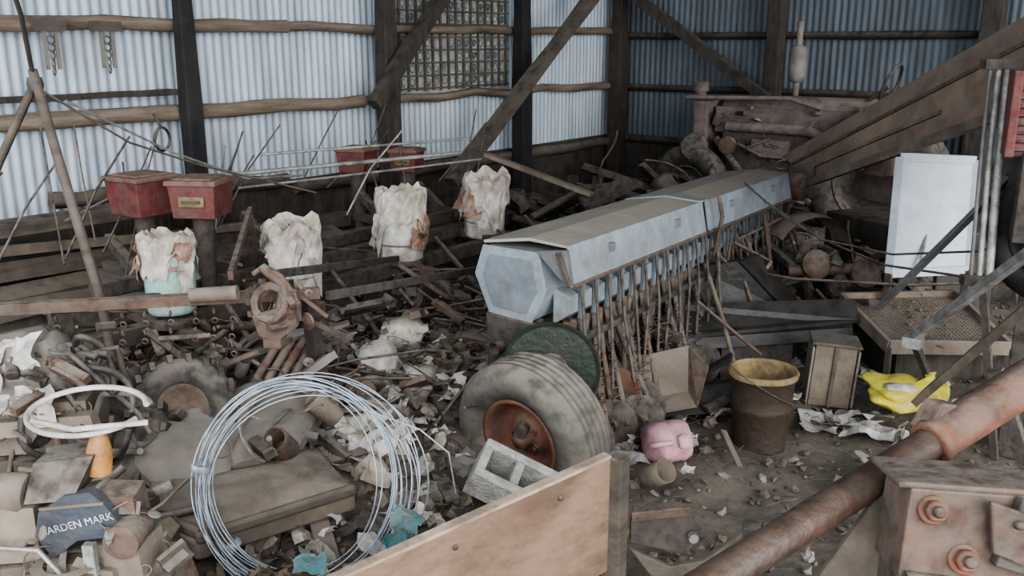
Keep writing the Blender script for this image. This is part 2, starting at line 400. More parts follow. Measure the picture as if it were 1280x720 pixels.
mb.lathe([(0,-.10),(.068,-.10),(.083,-.09),(.088,0),(.085,.05),(.066,.085),(.033,.105),(.024,.11),(.024,.13),(.029,.132),(.029,.15),(.0,.152)],c,ax,'pink',32,sq=5,jit=.08)
x,y,a=frame(ax)
mb.tube([c-x*.08+a*.03,c-x*.115+a*.05,c-x*.11+a*.09,c-x*.04+a*.10],.012,'pink',8)
mb.build('plastic_jug')
mb=MB()
mb.blob((-1.08,4.47,.15),(.17,.12,.055),'yellow',sub=4,amp=.25,fr=1.6,R=rotR(.6,.3,.1),seed=3)
mb.blob((-1.06,4.43,.185),(.075,.04,.02),'white',sub=3,amp=.3,R=rotR(.6,.3),seed=5)
mb.sheet((-.95,4.56,.16),.14,.12,'yellow',rotR(.6,.5,.4),n=6,amp=.08)
mb.build('yellow_feed_bag')
mb=MB();c=Vector((-1.42,4.50,.17));R=rotR(.45,0,.06)
mb.box(c,(.20,.17,.32),'tan',R=R)
mb.box(c+R@Vector((.0,-.09,0)),(.02,.012,.32),'oldwood',R=R)
for s in(-.11,.11): mb.box(c+R@Vector((s,0,.0)),(.012,.19,.30),'greysheet',R=R)
mb.box(c+R@Vector((0,0,.17)),(.24,.20,.015),'oldwood',R=R)
mb.build('wooden_crate',bevel=.004)
def block(name,c,R,sz,m,t=.036):
    mb=MB();w,h,d=sz
    for s in(-1,1): mb.box(Vector(c)+R@Vector((0,s*(d/2-t/2),0)),(w,t,h),m,R=R)
    for s in(-1,0,1): mb.box(Vector(c)+R@Vector((s*(w/2-t/2),0,0)),(t,d-2*t,h),m,R=R)
    return mb.build(name,bevel=.008)
block('cinder_block',(-1.99,2.57,.15),rotR(.55,.55,.45),(.31,.17,.17),'concrete')
mb=MB()
mb.prism([(-2.30,4.26,.30),(-2.24,4.36,.40),(-1.50,5.06,.40),(-1.44,4.98,.31),(-2.18,4.18,.27)],(0,0,.02),'black')
mb.prism([(-2.30,4.26,.30),(-2.20,4.16,.27),(-1.46,4.94,.29),(-1.50,5.00,.35)],(0.01,-.01,-.06),'black')
mb.box((-1.9,4.65,.15),(.4,.12,.3),'rustdark',R=rotR(.75))
mb.build('black_sheet_metal')
mb=MB()
mb.prism([(-2.42,4.46,.28),(-2.25,4.56,.58),(-2.05,4.70,.62),(-1.85,4.86,.36),(-2.1,4.55,.26)],(-.03,.06,.0),'black')
mb.prism([(-2.05,4.70,.62),(-1.85,4.86,.36),(-1.9,5.2,.33),(-2.08,5.05,.60)],(.02,.0,0),'black')
mb.box((-2.15,4.75,.15),(.3,.2,.3),'rustdark',R=rotR(.6))
mb.build('black_steel_hopper')
mb=MB()
mb.prism([(-2.12,3.55,.12),(-1.88,3.82,.16),(-1.94,3.92,.36),(-2.16,3.72,.30)],(.012,-.012,.004),'tan')
mb.prism([(-2.12,3.55,.12),(-1.98,3.52,.10),(-1.80,3.76,.12),(-1.88,3.82,.16)],(0,0,.012),'tan')
mb.prism([(-1.88,3.82,.16),(-1.80,3.76,.12),(-1.80,3.86,.30),(-1.94,3.92,.36)],(.01,0,0),'rust')
mb.build('sheet_metal_scoop')
mb=MB();mb.lathe([(0,0),(.08,0),(.12,.05),(.125,.05),(.085,-.006),(0,-.006)],(-2.06,3.44,.22),(.3,-.6,.8),'rustbright',24,jit=.05);mb.build('rusty_pan')
mb=MB();mb.prism([(-2.06,3.60,.06),(-1.62,4.05,.08),(-1.64,4.15,.2),(-2.08,3.72,.16)],(.03,-.03,0),'black')
mb.beam((-2.0,3.85,.12),(-1.72,3.95,.34),.10,.015,'black');mb.build('black_channel_iron')
mb=MB()
P=[Vector(p) for p in((-1.62,5.20,.37),(-1.22,4.78,.27),(-.72,5.14,.27),(-1.12,5.66,.37))]
for i in range(4): mb.beam(P[i],P[(i+1)%4],.025,.07,'board')
mb.beam(P[1]+Z_*.03,P[2]+Z_*.03,.02,.015,'steel')
for i in range(31):
    t=i/30
    mb.beam(P[0].lerp(P[1],t),P[3].lerp(P[2],t),.008,.006,'tan')
    mb.beam(P[0].lerp(P[3],t),P[1].lerp(P[2],t),.008,.006,'tan')
mb.prism([p-Z_*.012 for p in P],(0,0,-.006),'darkwood')
for p in P: mb.beam(p,Vector((p.x,p.y,0)),.03,.03,'rustdark')
for k in range(40):
    q=P[0].lerp(P[1],RND()).lerp(P[3].lerp(P[2],RND()),.5)+Vector((U(-.1,.1),U(-.1,.1),.012));mb.blob(q,(U(.005,.02),U(.005,.02),.006),'leaf',sub=1,amp=.4,sm=False)
mb.build('steel_grate_tray')
mb=MB()
mb.box((-1.17,5.25,.12),(.5,.4,.2),'darkwood',R=rotR(.75));mb.build('wooden_pallet_block')
mb=MB();mb.beam((-1.02,4.40,.46),(-.38,3.72,1.20),.036,.036,'steel');mb.box((-1.02,4.40,.44),(.08,.08,.05),'steel');mb.beam((-1.02,4.40,.45),(-.95,4.75,.05),.03,.03,'rustdark')
mb.build('steel_drawbar')
mb=MB();mb.beam((-.80,3.70,.44),(-.42,3.42,.97),.13,.03,'tan',roll=.5);mb.beam((-.55,3.65,.62),(-.3,3.7,.0),.05,.05,'rustdark')
mb.build('machinery_arm')
mb=MB();mb.beam((-1.32,4.86,.44),(-.74,4.62,1.22),.06,.02,'greybar');mb.beam((-.74,4.62,1.22),(-.55,4.7,.1),.05,.02,'greybar');mb.build('flat_steel_bar')
mb=MB()
a=Vector((-1.45,5.47,1.17));b=Vector((-1.11,5.73,1.15));c=Vector((-1.05,5.58,.55));d=Vector((-1.40,5.31,.53));nb=Vector((.08,-.10,.02))*.4
mb.prism([a,b,c,d],-nb*.4,'panelblue')
for p,q in((a,b),(b,c),(c,d),(d,a)): mb.beam(p,q,.022,.05,'panelblue')
mb.beam(d.lerp(c,.35)+Vector((.02,-.03,.03)),a.lerp(b,.42)+Vector((.03,-.03,-.32)),.018,.018,'steel')
mb.beam(d,Vector((-1.42,5.35,.05)),.04,.04,'rustdark');mb.beam(c,Vector((-1.06,5.6,.05)),.04,.04,'rustdark')
mb.build('metal_cabinet_door',bevel=.004)
mb=MB()
for dx,r,m in((0,.012,'steel'),(.04,.018,'steel'),(-.035,.008,'greybar')):
    mb.tube([L((-.73,4.13,.84),dx),L((-.77,4.24,1.28),dx),L((-.80,4.35,1.70),dx)],r,m,12)
mb.box((-.80,4.35,1.71),(.14,.06,.04),'rustdark',R=rotR(.65));mb.box((-.73,4.13,.84),(.14,.05,.04),'rustdark',R=rotR(.65))
mb.beam((-.72,4.15,.84),(-.60,4.3,.0),.03,.03,'rustdark')
mb.build('hydraulic_lift_rods')
mb=MB()
A=Vector((-2.42,6.38,.93));Bq=Vector((-.45,4.62,1.98));w1,w2=.15,.33
mb.prism([A+Z_*.03,Bq+Z_*.0,Bq-Z_*w2,A-Z_*w1],(-.03,.06,0),'chute')
mb.prism([A+Z_*.03,Bq,Bq+Vector((-.18,.22,.04)),A+Vector((-.14,.18,.05))],(0,0,.012),'chute')
mb.beam(A-Z_*w1,Bq-Z_*w2,.04,.05,'tan');mb.beam(A+Z_*.03,Bq,.025,.02,'rust')
mb.beam(A.lerp(Bq,.05)+Vector((.01,-.02,-.05)),A.lerp(Bq,.6)+Vector((.01,-.02,-.12)),.02,.02,'tan')
mb.prism([A+Vector((0,-.03,.0)),A+Vector((.25,-.25,.10)),A+Vector((.25,-.22,-.16)),A+Vector((.02,-.02,-.22))],(-.03,.04,0),'tan')
mb.lathe([(0,-.04),(.09,-.04),(.10,0),(.09,.04),(0,.04)],A+Vector((.12,-.16,-.1)),(.5,-1,.1),'rust',20)
mb.beam(A,A+Vector((-.1,.1,-.9)),.05,.05,'rustdark');mb.beam(Bq-Z_*.3,Vector((-.3,4.7,0)),.05,.05,'rustdark')
mb.build('grain_elevator_chute')
mb=MB()
mb.box((-1.6,6.3,.9),(.9,.06,.3),'tractor',R=rotR(-.5));
for i in range(4): mb.box((-1.98+i*.24,6.25-i*.13,1.05),(.16,.12,.16),'chute',R=rotR(-.5))
mb.box((-1.6,6.4,.35),(1.0,.5,.6),'darkwood',R=rotR(-.5))
mb.build('implement_body',bevel=.01)
mb=MB();c=Vector((-.545,4.40,1.52));R=rotR(.25)
mb.box(c,(.44,.40,.34),'red',R=R)
for i in range(9): mb.box(c+R@Vector((-.0,-.205,-.14+i*.034)),(.40,.02,.012),'rustdark',R=R)
for s in(-1,1): mb.box(c+R@Vector((s*.2,-.21,0)),(.035,.03,.34),'red',R=R)
mb.box(c+R@Vector((0,.5,.02)),(.40,.7,.28),'red',R=R);mb.box(c+R@Vector((0,.2,-.33)),(.3,.9,.36),'rustdark',R=R)
tyre(mb,(-.50,4.25,1.03),(.5,1,0),.27,.18,.15,'tyreblack','tyreblack')
mb.beam(c-Z_*.5,(c.x,c.y,0),.12,.12,'rustdark')
mb.beam(c+R@Vector((-.12,-.1,.15)),c+R@Vector((-.12,-.1,.6)),.06,.06,'rust')
mb.build('red_tractor',bevel=.006)
def junk(mb,p,s,mats):
    p=Vector(p);k=RND();R=rr();m=CH(mats)
    ax=R@Vector((1,0,U(-.3,.6)))
    if k<.18: mb.tube([p-ax*s*.9,p+ax*s*.9],s*U(.06,.15),m,10)
    elif k<.30:
        r=s*U(.3,.6);mb.lathe([(r*.25,-.1*s),(r*.3,.1*s),(r*.5,.05*s),(r,.06*s),(r,-.06*s),(r*.5,-.05*s),(r*.25,-.1*s)],p,R@Vector((U(-1,1),-1,U(0,1))),m,16)
    elif k<.50:
        mb.prism([p+R@Vector(v)*s for v in((-.9,0,0),(.9,0,0),(.9,0,.3),(-.6,0,.35))],R@Vector((0,.04,0)),m)
        mb.prism([p+R@Vector(v)*s for v in((-.9,0,0),(.9,0,0),(.9,.35,0),(-.9,.35,0))],R@Vector((0,0,.03)),m)
    elif k<.64:
        q=[p];d=ax.copy()
        for i in range(7): d=(d+Vector((U(-.6,.6),U(-.6,.6),U(-.5,.4)))).normalized();q.append(q[-1]+d*s*.35)
        mb.tube(q,s*U(.03,.06),m,6)
    elif k<.80: mb.box(p,(s*U(.4,1),s*U(.3,.7),s*U(.1,.4)),m,R=R,taper=U(.7,1))
    elif k<.85:
        mb.lathe([(0,-s*.5),(s*.3,-s*.5),(s*.33,-s*.4),(s*.33,s*.4),(s*.3,s*.5),(s*.26,s*.45),(s*.26,-s*.3),(0,-s*.3)],p,R@Vector((.3,.2,1)),m,16,jit=.1)
    elif k<.93: mb.blob(p,(s*U(.4,.6),s*U(.3,.5),s*U(.2,.35)),m,sub=2,amp=.5,R=R,sm=False)
    else:
        q=[p+R@Vector((math.cos(t)*s*.5,math.sin(t)*s*.5,.04*s*t)) for t in[i*.35 for i in range(16)]];mb.tube(q,s*.045,m,6)
mb=MB()
mb.box((-3.2,8.55,1.08),(1.5,.45,.24),'tractor');mb.box((-3.2,8.5,.78),(1.3,.4,.38),'rustdark')
mb.lathe([(0,-.75),(.14,-.75),(.19,-.7),(.19,.7),(.14,.75),(0,.75)],(-3.2,8.55,1.12),(1,0,0),'tractor',20)
mb.lathe([(.03,1.2),(.03,1.42),(.075,1.45),(.085,1.5),(.085,1.72),(.07,1.75),(.03,1.77),(.03,1.98),(.0,1.98)],(-3.32,8.7,0),Z_,'greysheet',16)
mb.tube([(-4.15,8.4,1.1),(-4.15,8.4,1.35)],.05,'tractor',12);mb.lathe([(.0,.1),(.075,.09),(.075,0),(.0,0)],(-4.15,8.4,1.33),Z_,'tractor',14)
mb.box((-4.05,8.4,.95),(.12,.4,.6),'tractor');mb.box((-2.5,8.4,1.0),(.1,.42,.5),'tractor')
mb.tube([(-4.2,8.2,1.28),(-3.2,8.25,1.30),(-2.9,8.25,1.22)],.022,'tractor',8)
mb.tube([(-3.8,8.28,1.02),(-3.0,8.26,1.02),(-2.7,8.3,.9)],.05,'tractor',10)
mb.box((-3.35,8.26,.84),(.34,.1,.16),'tractor');mb.box((-2.9,8.27,.80),(.2,.1,.2),'rust')
mb.lathe([(0,-.03),(.08,-.03),(.09,0),(.08,.03),(0,.03)],(-3.75,8.2,.85),(0,-1,0),'rust',18)
for i in range(26): junk(mb,(U(-3.95,-2.5),U(8.15,8.3),U(.6,1.2)),U(.06,.16),['tractor','tractor','rust','rustdark'])
mb.tube([(-3.9,8.25,.9),(-3.6,8.2,.6),(-3.3,8.2,.55)],.04,'rustdark',8)
mb.lathe([(0,-.03),(.12,-.03),(.14,0),(.12,.03),(0,.03)],(-4.05,8.1,.82),(.3,-1,.2),'rustdark',20)
tyre(mb,(-4.1,8.15,.42),(.1,1,0),.42,.2,.22,'tyredark','rustdark')
tyre(mb,(-2.35,8.2,.62),(.1,1,0),.62,.3,.35,'tyredark','rustdark')
mb.tube([(-2.7,8.5,1.2),(-2.4,8.45,1.42)],.02,'rustdark',6)
pts=[Vector((-2.38,8.44,1.44))+Vector((.1*math.cos(t)*.6,.2*math.sin(t),.17*math.cos(t))) for t in[i*.3 for i in range(21)]]
mb.tube(pts,.014,'rustdark',6,closed=True)
mb.build('farm_tractor',bevel=.01)
# foreground rusty implement frame
mb=MB()
p0=Vector((-.90,1.08,.60));p1=Vector((-.31,2.49,.97));dd=(p1-p0).normalized()
pm=p0.lerp(p1,.78)
mb.tube([p0,p0.lerp(pm,.5),pm],.040,'ironpipe',20,cap=True)
x,y,a=frame(dd)
mb.lathe([(.040,0),(.050,.0),(.056,.004),(.056,.02),(.052,.03),(.054,.62),(.0,.62)],pm-dd*.01,dd,'rustbright',28,jit=.08)
mb.prism([pm+Z_*.04-dd*.02,pm+Z_*.085+dd*.03,pm+dd*.1+Z_*.05,pm],x*.05,'rust')
c=Vector((-.30,1.98,.81));R=rotR(.62,-.12,.06)
mb.box(c,(.34,.14,.19),'rust',R=R,taper=.97);mb.box(c+R@Vector((.02,-.02,-.22)),(.38,.12,.26),'rustdark',R=R)
mb.box(c+R@Vector((-.02,.02,.10)),(.34,.17,.014),'rust',R=R)
mb.tube([c+R@Vector((-.16,-.075,-.10)),c+R@Vector((.17,-.075,-.12))],.022,'rustdark',12)
mb.box(c+R@Vector((.09,-.08,.01)),(.13,.03,.15),'rustdark',R=rotR(.62,-.12,.3))
mb.prism([c+R@Vector((-.02,-.085,.09)),c+R@Vector((.10,-.10,.06)),c+R@Vector((.07,-.10,-.04)),c+R@Vector((-.0,-.085,-.02))],R@Vector((0,-.015,0)),'rust')
for dx,dz,k in((-.12,.055,1),(-.045,-.045,1.05),(.04,.04,.8),(.12,-.06,.9),(.05,-.13,.9)):
    q=c+R@Vector((dx,-.072,dz))
    ax=R@Vector((-.1,-1,.25))
    mb.lathe([(.030*k,0),(.030*k,.010),(.0,.010)],q,ax,'rustbright',18)
    mb.lathe([(.023*k,.0),(.023*k,.030),(.019*k,.034),(0,.034)],q,ax,'rustbright',6,sm=False)
    mb.lathe([(.012*k,.02),(.012*k,.052),(0,.054)],q,ax,'rust',10)
mb.prism([(-.66,1.95,.45),(-.47,1.98,.87),(-.24,1.98,.60),(-.32,1.8,.30)],(-.01,.03,0),'tan')
for p in((-.1,2.1),(-.4,2.1),(-.15,1.9)): mb.beam((p[0],p[1],.7),(p[0],p[1],0),.06,.06,'rustdark')
mb.beam(p1+dd*.5,(p1.x+.2,p1.y+.5,0),.08,.08,'rustdark');mb.beam(p0,(p0.x,p0.y,0),.05,.05,'rustdark')
mb.tube([L(c,-.02,-.2),L(c,.02,-.3,-.1),L(c,.12,-.32,-.08),L(c,.2,-.25)],.018,'rustdark',8)
mb.build('rusty_implement_frame',bevel=.006)
mb=MB()
a=Vector((-1.70,.60,.50));b=Vector((-1.235,2.06,.665));t=Vector((-.03,.01,0))
mb.prism([a,b,b-Z_*.36,a-Z_*.42],t,'ply')
mb.beam(a+t*.5+Z_*.002,b+t*.5+Z_*.002,.034,.010,'plyedge')
for s in(.66,.88): mb.lathe([(.008,0),(.008,.006),(0,.007)],a.lerp(b,s)+Vector((.003,0,-.05)),(1,-.3,0),'rustdark',8);mb.lathe([(.008,0),(.008,.006),(0,.007)],a.lerp(b,s)+Vector((.003,0,-.30)),(1,-.3,0),'rustdark',8)
mb.beam(b+Vector((.005,.02,.0)),b+Vector((.005,.02,-.62)),.05,.06,'oldwood')
for p in(a.lerp(b,.3)+Vector((-.04,0,0)),a.lerp(b,.7)+Vector((-.04,0,0))): mb.beam(p-Z_*.1,Vector((p.x,p.y,0)),.04,.04,'oldwood')
mb.build('plywood_panel',bevel=.003)
mb=MB()
q=Vector((-1.20,2.12,.46))
mb.prism([q,L(q,.17,.02),L(q,.20,-.06),L(q,.17,-.12),L(q,.0,-.08)],B_*.02,'rustdark')
mb.beam(L(q,0,.01,-.01),L(q,.17,.03,-.01),.012,.03,'rust')
mb.prism([L(q,.0,-.10),L(q,.12,-.16),L(q,.22,-.14),L(q,.34,-.04),L(q,.38,-.07),L(q,.30,-.19),L(q,.10,-.24)],B_*.02,'oldwood')
mb.prism([L(q,-.02,-.2),L(q,.16,-.19),L(q,.20,-.26),L(q,-.02,-.27)],Vector((.08,-.1,0)),'tan')
mb.box(L(q,.36,-.12,.02),(.05,.06,.18),'rustdark',R=rotR(.4))
mb.beam(L(q,.35,-.15),L(q,.4,-.50),.04,.04,'rustdark')
mb.tube([L(q,.18,-.05,-.01),L(q,.18,-.05,-.03)],.015,'steel',8)
mb.build('steel_bracket',bevel=.003)
# ---------------------------------------------------------------- wire coil
mb=MB();c=Vector((-2.15,1.69,.435))
for i in range(17):
    r=.315+U(-.035,.03);nx=(R_*U(-.12,.12)-B_*1+Z_*U(.2,.5)).normalized()
    xx=Z_.cross(nx).normalized();yy=nx.cross(xx)
    r2=U(-.035,.035)
    o=c+xx*(.01+r2)+yy*U(-.01,.03)+nx*U(-.03,.03)
    pts=[o+xx*(r+r2)*1.02*math.cos(t)+yy*r*math.sin(t)+nx*.02*math.sin(2*t+i) for t in[k*2*math.pi/56 for k in range(57)]]
    mb.tube(pts,.0024,'wire',5,cap=False)
mb.tube([c+R_*.20+Z_*.27,c+R_*.38+Z_*.20,c+R_*.47+Z_*.12,c+R_*.49-Z_*.02],.0025,'wire',5)
for t in(2.9,3.9): 
    p=c+R_*.32*math.cos(t)+Z_*.3*math.sin(t)
    mb.lathe([(.03,-.012),(.034,0),(.03,.012)],p,-R_*math.sin(t)+Z_*math.cos(t),'wire',10)
mb.build('wire_coil')
# ---------------------------------------------------------------- planter and hoppers
mb=MB()
for x,z in((-4.35,.50),(-4.02,.44)): mb.beam((x,2.0,z),(x,5.7,z-.03),.08,.08,'rustdark')
for y in(2.4,3.12,4.04,5.0):
    mb.beam((-4.5,y,.47),(-3.7,y,.42),.06,.06,'rust')
    mb.beam((-4.0,y-.07,.42),(-3.72,y-.07,.1),.03,.05,'rustdark');mb.beam((-4.0,y+.07,.42),(-3.72,y+.07,.1),.03,.05,'rustdark')
    mb.lathe([(.0,-.03),(.08,-.03),(.15,-.035),(.16,0),(.15,.035),(.08,.03),(0,.03)],(-3.68,y,.24),(.1,1,0),'rustdark',24)
    mb.lathe([(.0,-.03),(.12,-.03),(.13,0),(.12,.03),(0,.03)],(-4.5,y,.2),(.1,1,0),'rustdark',20)
    mb.lathe([(.13,0),(.13,.03),(0,.03)],(-3.98,y,.46),Z_,'rustdark',20)
    mb.beam((-3.95,y+.26,.58),(-3.35,y+.14,.24),.025,.02,'rustdark');mb.beam((-3.8,y-.24,.52),(-3.35,y-.1,.26),.03,.015,'rust',roll=.5)
    for k in range(4):
        p=Vector((U(-4.5,-3.7),y+U(-.4,.4),U(.3,.55)));mb.tube([p,p+Vector((U(-.2,.3),U(-.2,.2),U(-.1,.15))),p+Vector((U(-.3,.5),U(-.4,.3),U(-.1,.25)))],U(.006,.012),CH(['rustdark','rust','tan']),6)
mb.beam((-3.60,1.10,.88),(-2.72,2.29,.85),.045,.04,'rust');mb.beam((-3.5,1.6,.80),(-4.1,2.6,.55),.04,.04,'rustdark')
mb.beam((-2.9,2.1,.85),(-4.0,3.2,.50),.04,.05,'rust');mb.beam((-2.75,2.25,.85),(-2.95,2.5,.08),.05,.05,'rustdark')
mb.beam((-3.3,1.55,.86),(-3.4,1.7,.1),.05,.05,'rustdark')
mb.beam((-2.95,2.05,.93),(-3.75,2.75,1.0),.02,.035,'rust');mb.beam((-3.75,2.75,.98),(-4.2,3.1,.55),.02,.04,'rust')
mb.beam((-3.0,2.3,.88),(-3.9,3.9,.52),.03,.035,'rustdark');mb.beam((-2.8,2.4,.80),(-3.4,4.6,.45),.025,.035,'rustdark')
mb.tube([(-2.90,1.84,.905),(-2.77,1.95,.915)],.028,'tan',14)
g=Vector((-2.72,2.06,.84))
mb.lathe([(.05,-.02),(.075,-.025),(.085,0),(.075,.025),(.05,.02)],g+Z_*.02,(.4,-.8,.3),'rust',12,sm=False)
for k in range(12):
    x_,y_,a_=frame((.4,-.8,.3));t=k*.5236
    mb.box(g+Z_*.02+(x_*math.cos(t)+y_*math.sin(t))*.09,(.022,.022,.022),'rust')
mb.tube([L(g,-.03,.16),L(g,.0,.13),L(g,.05,.09),L(g,.03,0)],.018,'rust',10)
mb.tube([L(g,-.06,.13),L(g,-.02,.16),L(g,.04,.12),L(g,.09,.04)],.012,'rust',10)
mb.box(L(g,.0,-.10),(.07,.05,.10),'rust',R=rotR(.5));mb.box(L(g,.05,-.02,.03),(.10,.05,.07),'rustdark',R=rotR(.8))
mb.beam(L(g,-.03,.16),L(g,.18,-.06,.1),.03,.015,'rust');mb.beam(L(g,.02,0),L(g,.24,-.18,.2),.03,.02,'rustdark')
mb.prism([L(g,-.07,-.02,-.03),L(g,.08,.02,-.03),L(g,.10,-.06,-.03),L(g,.02,-.12,-.03),L(g,-.05,-.10,-.03)],B_*.02,'rust')
for i in range(16): junk(mb,L(g,U(-.05,.16),U(-.12,.14),U(-.03,.08)),U(.03,.08),['rust','rustdark','rust'])
for s in(.15,.35,.42,.50,.58,.64,.7):
    p=Vector((-3.39,1.39,.86)).lerp(Vector((-2.72,2.29,.83)),s)
    for k in range(int(U(5,10))):
        q=p-Z_*k*.035+R_*.006*math.sin(k)
        mb.lathe([(.010,-.003),(.014,0),(.010,.003)],q,(R_ if k%2 else B_),'rust',8)
mb.build('corn_planter',bevel=.004)
def hopper(name,p,r,h,low,sd=0,lean=(0,0)):
    mb=MB();p=Vector(p);ax=Vector((lean[0],lean[1],1))
    mb.lathe([(0,0),(r*.88,0),(r*.92,.02),(r*.97,h*.55),(r,h*.86),(r*1.04,h*.87),(r*1.04,h*.9),(r*.97,h*.9),(r*.9,h*.7),(0,h*.68)],p,ax,low,28,jit=.08)
    mb.lathe([(r*.97,.0),(r*1.0,.006),(r*.97,.012)],p+Z_*h*.25,ax,'greysheet',24)
    n=34;vs=[];fs=[];prof=[(1.10,.50),(1.10,.64),(1.06,.76),(1.12,.88),(1.08,.97),(.82,1.02),(.55,.94),(.2,.90)]
    x,y,a=frame(ax)
    for j,(q,z) in enumerate(prof):
        for k in range(n):
            t=2*math.pi*k/n
            rag=.9*nz(math.cos(t)*1.6+sd*3,math.sin(t)*1.6,sd)+.14*nz(k*1.7,sd,2)
            w=q+.12*nz(k*.9,j*1.3,sd*5)+.06*nz(k*2.3,j*2,sd)
            zz=z+(rag*.8 if j==0 else rag*.5 if j==1 else rag*.15)+(.06*nz(k*1.3,j,sd) )
            vs.append(p+x*math.cos(t)*r*w+y*math.sin(t)*r*w+a*zz*h)
    for j in range(len(prof)-1):
        for k in range(n): fs.append((j*n+k,j*n+(k+1)%n,(j+1)*n+(k+1)%n,(j+1)*n+k))
    mb.add(vs,fs,'bag',False)
    for k in range(5):
        t=U(-2.4,.3);q=p+Vector((r*1.14*math.cos(t),r*1.14*math.sin(t),h*U(.35,.8)))
        mb.sheet(q,U(.07,.13),U(.10,.22),CH(['bag','paper','sackprint','bag']),rotR(t+1.57,1.45+U(-.2,.2),U(-.3,.3)),n=5,amp=.04)
    return mb.build(name)
hopper('seed_bucket',(-3.98,2.42,.52),.125,.38,'plastgreen',1)
hopper('seed_bucket',(-3.90,3.12,.48),.135,.40,'white',2,(.05,-.05))
hopper('seed_bucket',(-4.00,4.04,.46),.145,.46,'white',3,(-.02,.05))
hopper('seed_bucket',(-4.12,5.0,.46),.15,.44,'white',4,(.1,-.03))
def redbox(c,s,z=0,lid=True):
    mb=MB();c=Vector(c);R=rotR(z)
    mb.box(c,(s*.9,s*.9,s*.72),'red',R=R,taper=1.12)
    mb.box(c+Z_*s*.38,(s*1.10,s*1.10,.025),'redlid',R=R);mb.box(c+Z_*s*.43,(s*.8,s*.8,.02),'redlid',R=R)
    if lid: mb.box(c+R@Vector((.0,-s*.52,.0)),(s*.55,.006,s*.22),'rimyellow',R=R);mb.box(c+R@Vector((0,-s*.525,0)),(s*.42,.006,s*.08),'rustdark',R=R)
    mb.lathe([(.06,0),(.05,-.2),(.04,-.42)],c-Z_*s*.3,Z_,'rustdark',12)
    mb.build('fertilizer_box',bevel=.006)
redbox((-4.62,2.70,.99),.27,.1,False);redbox((-4.24,2.81,1.00),.25,.55)
redbox((-4.88,4.52,.98),.22,.3,False);redbox((-4.72,4.86,.96),.20,.4)
mb=MB()
mb.beam((-4.5,2.3,.56),(-4.5,5.3,.55),.09,.07,'rustdark');
for y in(2.6,3.5,4.5,5.1): mb.beam((-4.9,y,.58),(-4.2,y,.56),.06,.05,'rustdark');mb.beam((-4.5,y+.1,.55),(-4.5,y+.1,0),.06,.06,'rustdark');mb.beam((-4.85,y,.75),(-4.6,y,.58),.05,.05,'rustdark')
mb.build('planter_subframe')
def rod(name,pts,r,m): mb=MB();mb.tube(pts,r,m,8);return mb.build(name)
rod('steel_conduit',[(-4.72,3.2,1.03),(-4.28,4.94,1.04)],.014,'steel')
rod('steel_conduit',[(-4.75,3.6,1.12),(-4.30,5.05,1.13)],.009,'steel')
rod('steel_conduit',[(-4.60,3.3,.96),(-4.35,4.7,.97),(-4.3,5.2,.97)],.008,'steel')
rod('steel_conduit',[(-4.03,2.04,1.55),(-4.15,2.6,1.27),(-4.3,3.15,1.06),(-4.5,3.7,1.0)],.006,'steel')
mb=MB()
mb.tube([(-4.17,1.98,1.68),(-4.0,1.97,1.25),(-3.78,1.96,.72),(-3.70,1.95,.3)],.022,'oldwood',8,jit=.3)
mb.tube([(-4.17,1.98,1.62),(-4.35,1.7,1.0),(-4.5,1.5,.2)],.018,'oldwood',8,jit=.3)
mb.tube([(-4.17,1.98,1.66),(-3.95,1.86,1.9),(-3.86,1.76,2.2),(-3.9,1.7,3.0),(-3.9,1.7,4.2)],.010,'hose',6)
mb.tube([(-4.13,1.98,1.6),(-4.0,2.3,1.35),(-4.05,2.7,1.2),(-3.9,3.3,1.0)],.006,'hose',6)
mb.lathe([(.03,-.03),(.036,0),(.03,.03)],(-4.16,1.98,1.62),Z_,'hose',10)
mb.build('wooden_tripod')
mb=MB()
for i in range(26):
    y=U(1.6,5.8);x=U(-5.0,-4.2);p=Vector((x,y,U(.5,.9)));q=Vector((x+U(-.6,.1),y+U(.2,.8),U(1.0,1.38)))
    mb.tube([p,p.lerp(q,.5)+Vector((U(-.03,.03),U(-.03,.03),.02)),q],U(.004,.008),CH(['rustdark','rustdark','steel','rust']),5)
mb.build('planter_marker_rods')
for y in(2.78,3.13):
    mb=MB();p=Vector((-5.58,y,1.86))
    for s in(-.035,.035):
        mb.beam(p+Vector((0,s,0)),p+Vector((0,s,-.22)),.02,.02,'greysheet')
    mb.box(p+Vector((0,0,.03)),(.06,.18,.06),'oldwood')
    for k in range(5): mb.lathe([(.018,-.006),(.028,0),(.018,.006)],p-Z_*(.05+k*.045),(1,.2*k,0),'greysheet',8)
    mb.build('hanging_trap')
mb=MB();mb.lathe([(.07,-.012),(.085,0),(.07,.012)],(-5.55,3.42,1.18),(1,.3,0),'rustdark',20);mb.beam((-5.55,3.42,1.26),(-5.62,3.42,1.34),.012,.012,'rustdark');mb.build('hanging_ring')
mb=MB()
for i in range(22):
    x=U(-5.62,-4.95);z=.1+.68*RND()*(1-(x+5.62)/1.1);y=U(.3,1.8)
    mb.beam((x,y,z),(x+U(-.1,.1),y+U(2,4.5),max(.06,z+U(-.2,.1))),U(.10,.2),U(.04,.12),CH(['oldwood','darkwood','tan','oldwood']),roll=U(-.3,.3),jit=.01)
mb.beam((-5.3,1.2,.80),(-5.25,3.6,.80),.16,.08,'oldwood');
mb.build('timber_stack',bevel=.004)
mb=MB()
mb.beam((-4.50,5.50,.96),(-3.60,5.62,.72),.07,.03,'board')
for i in range(16):
    x=U(-5.3,-3.6);y=U(5.9,8.6);mb.beam((x,y,U(.3,.65)),(x+U(.3,1.2),y+U(-.7,.9),U(.2,.5)),U(.05,.12),U(.02,.06),CH(['oldwood','darkwood','darkwood']),roll=U(-1,1))
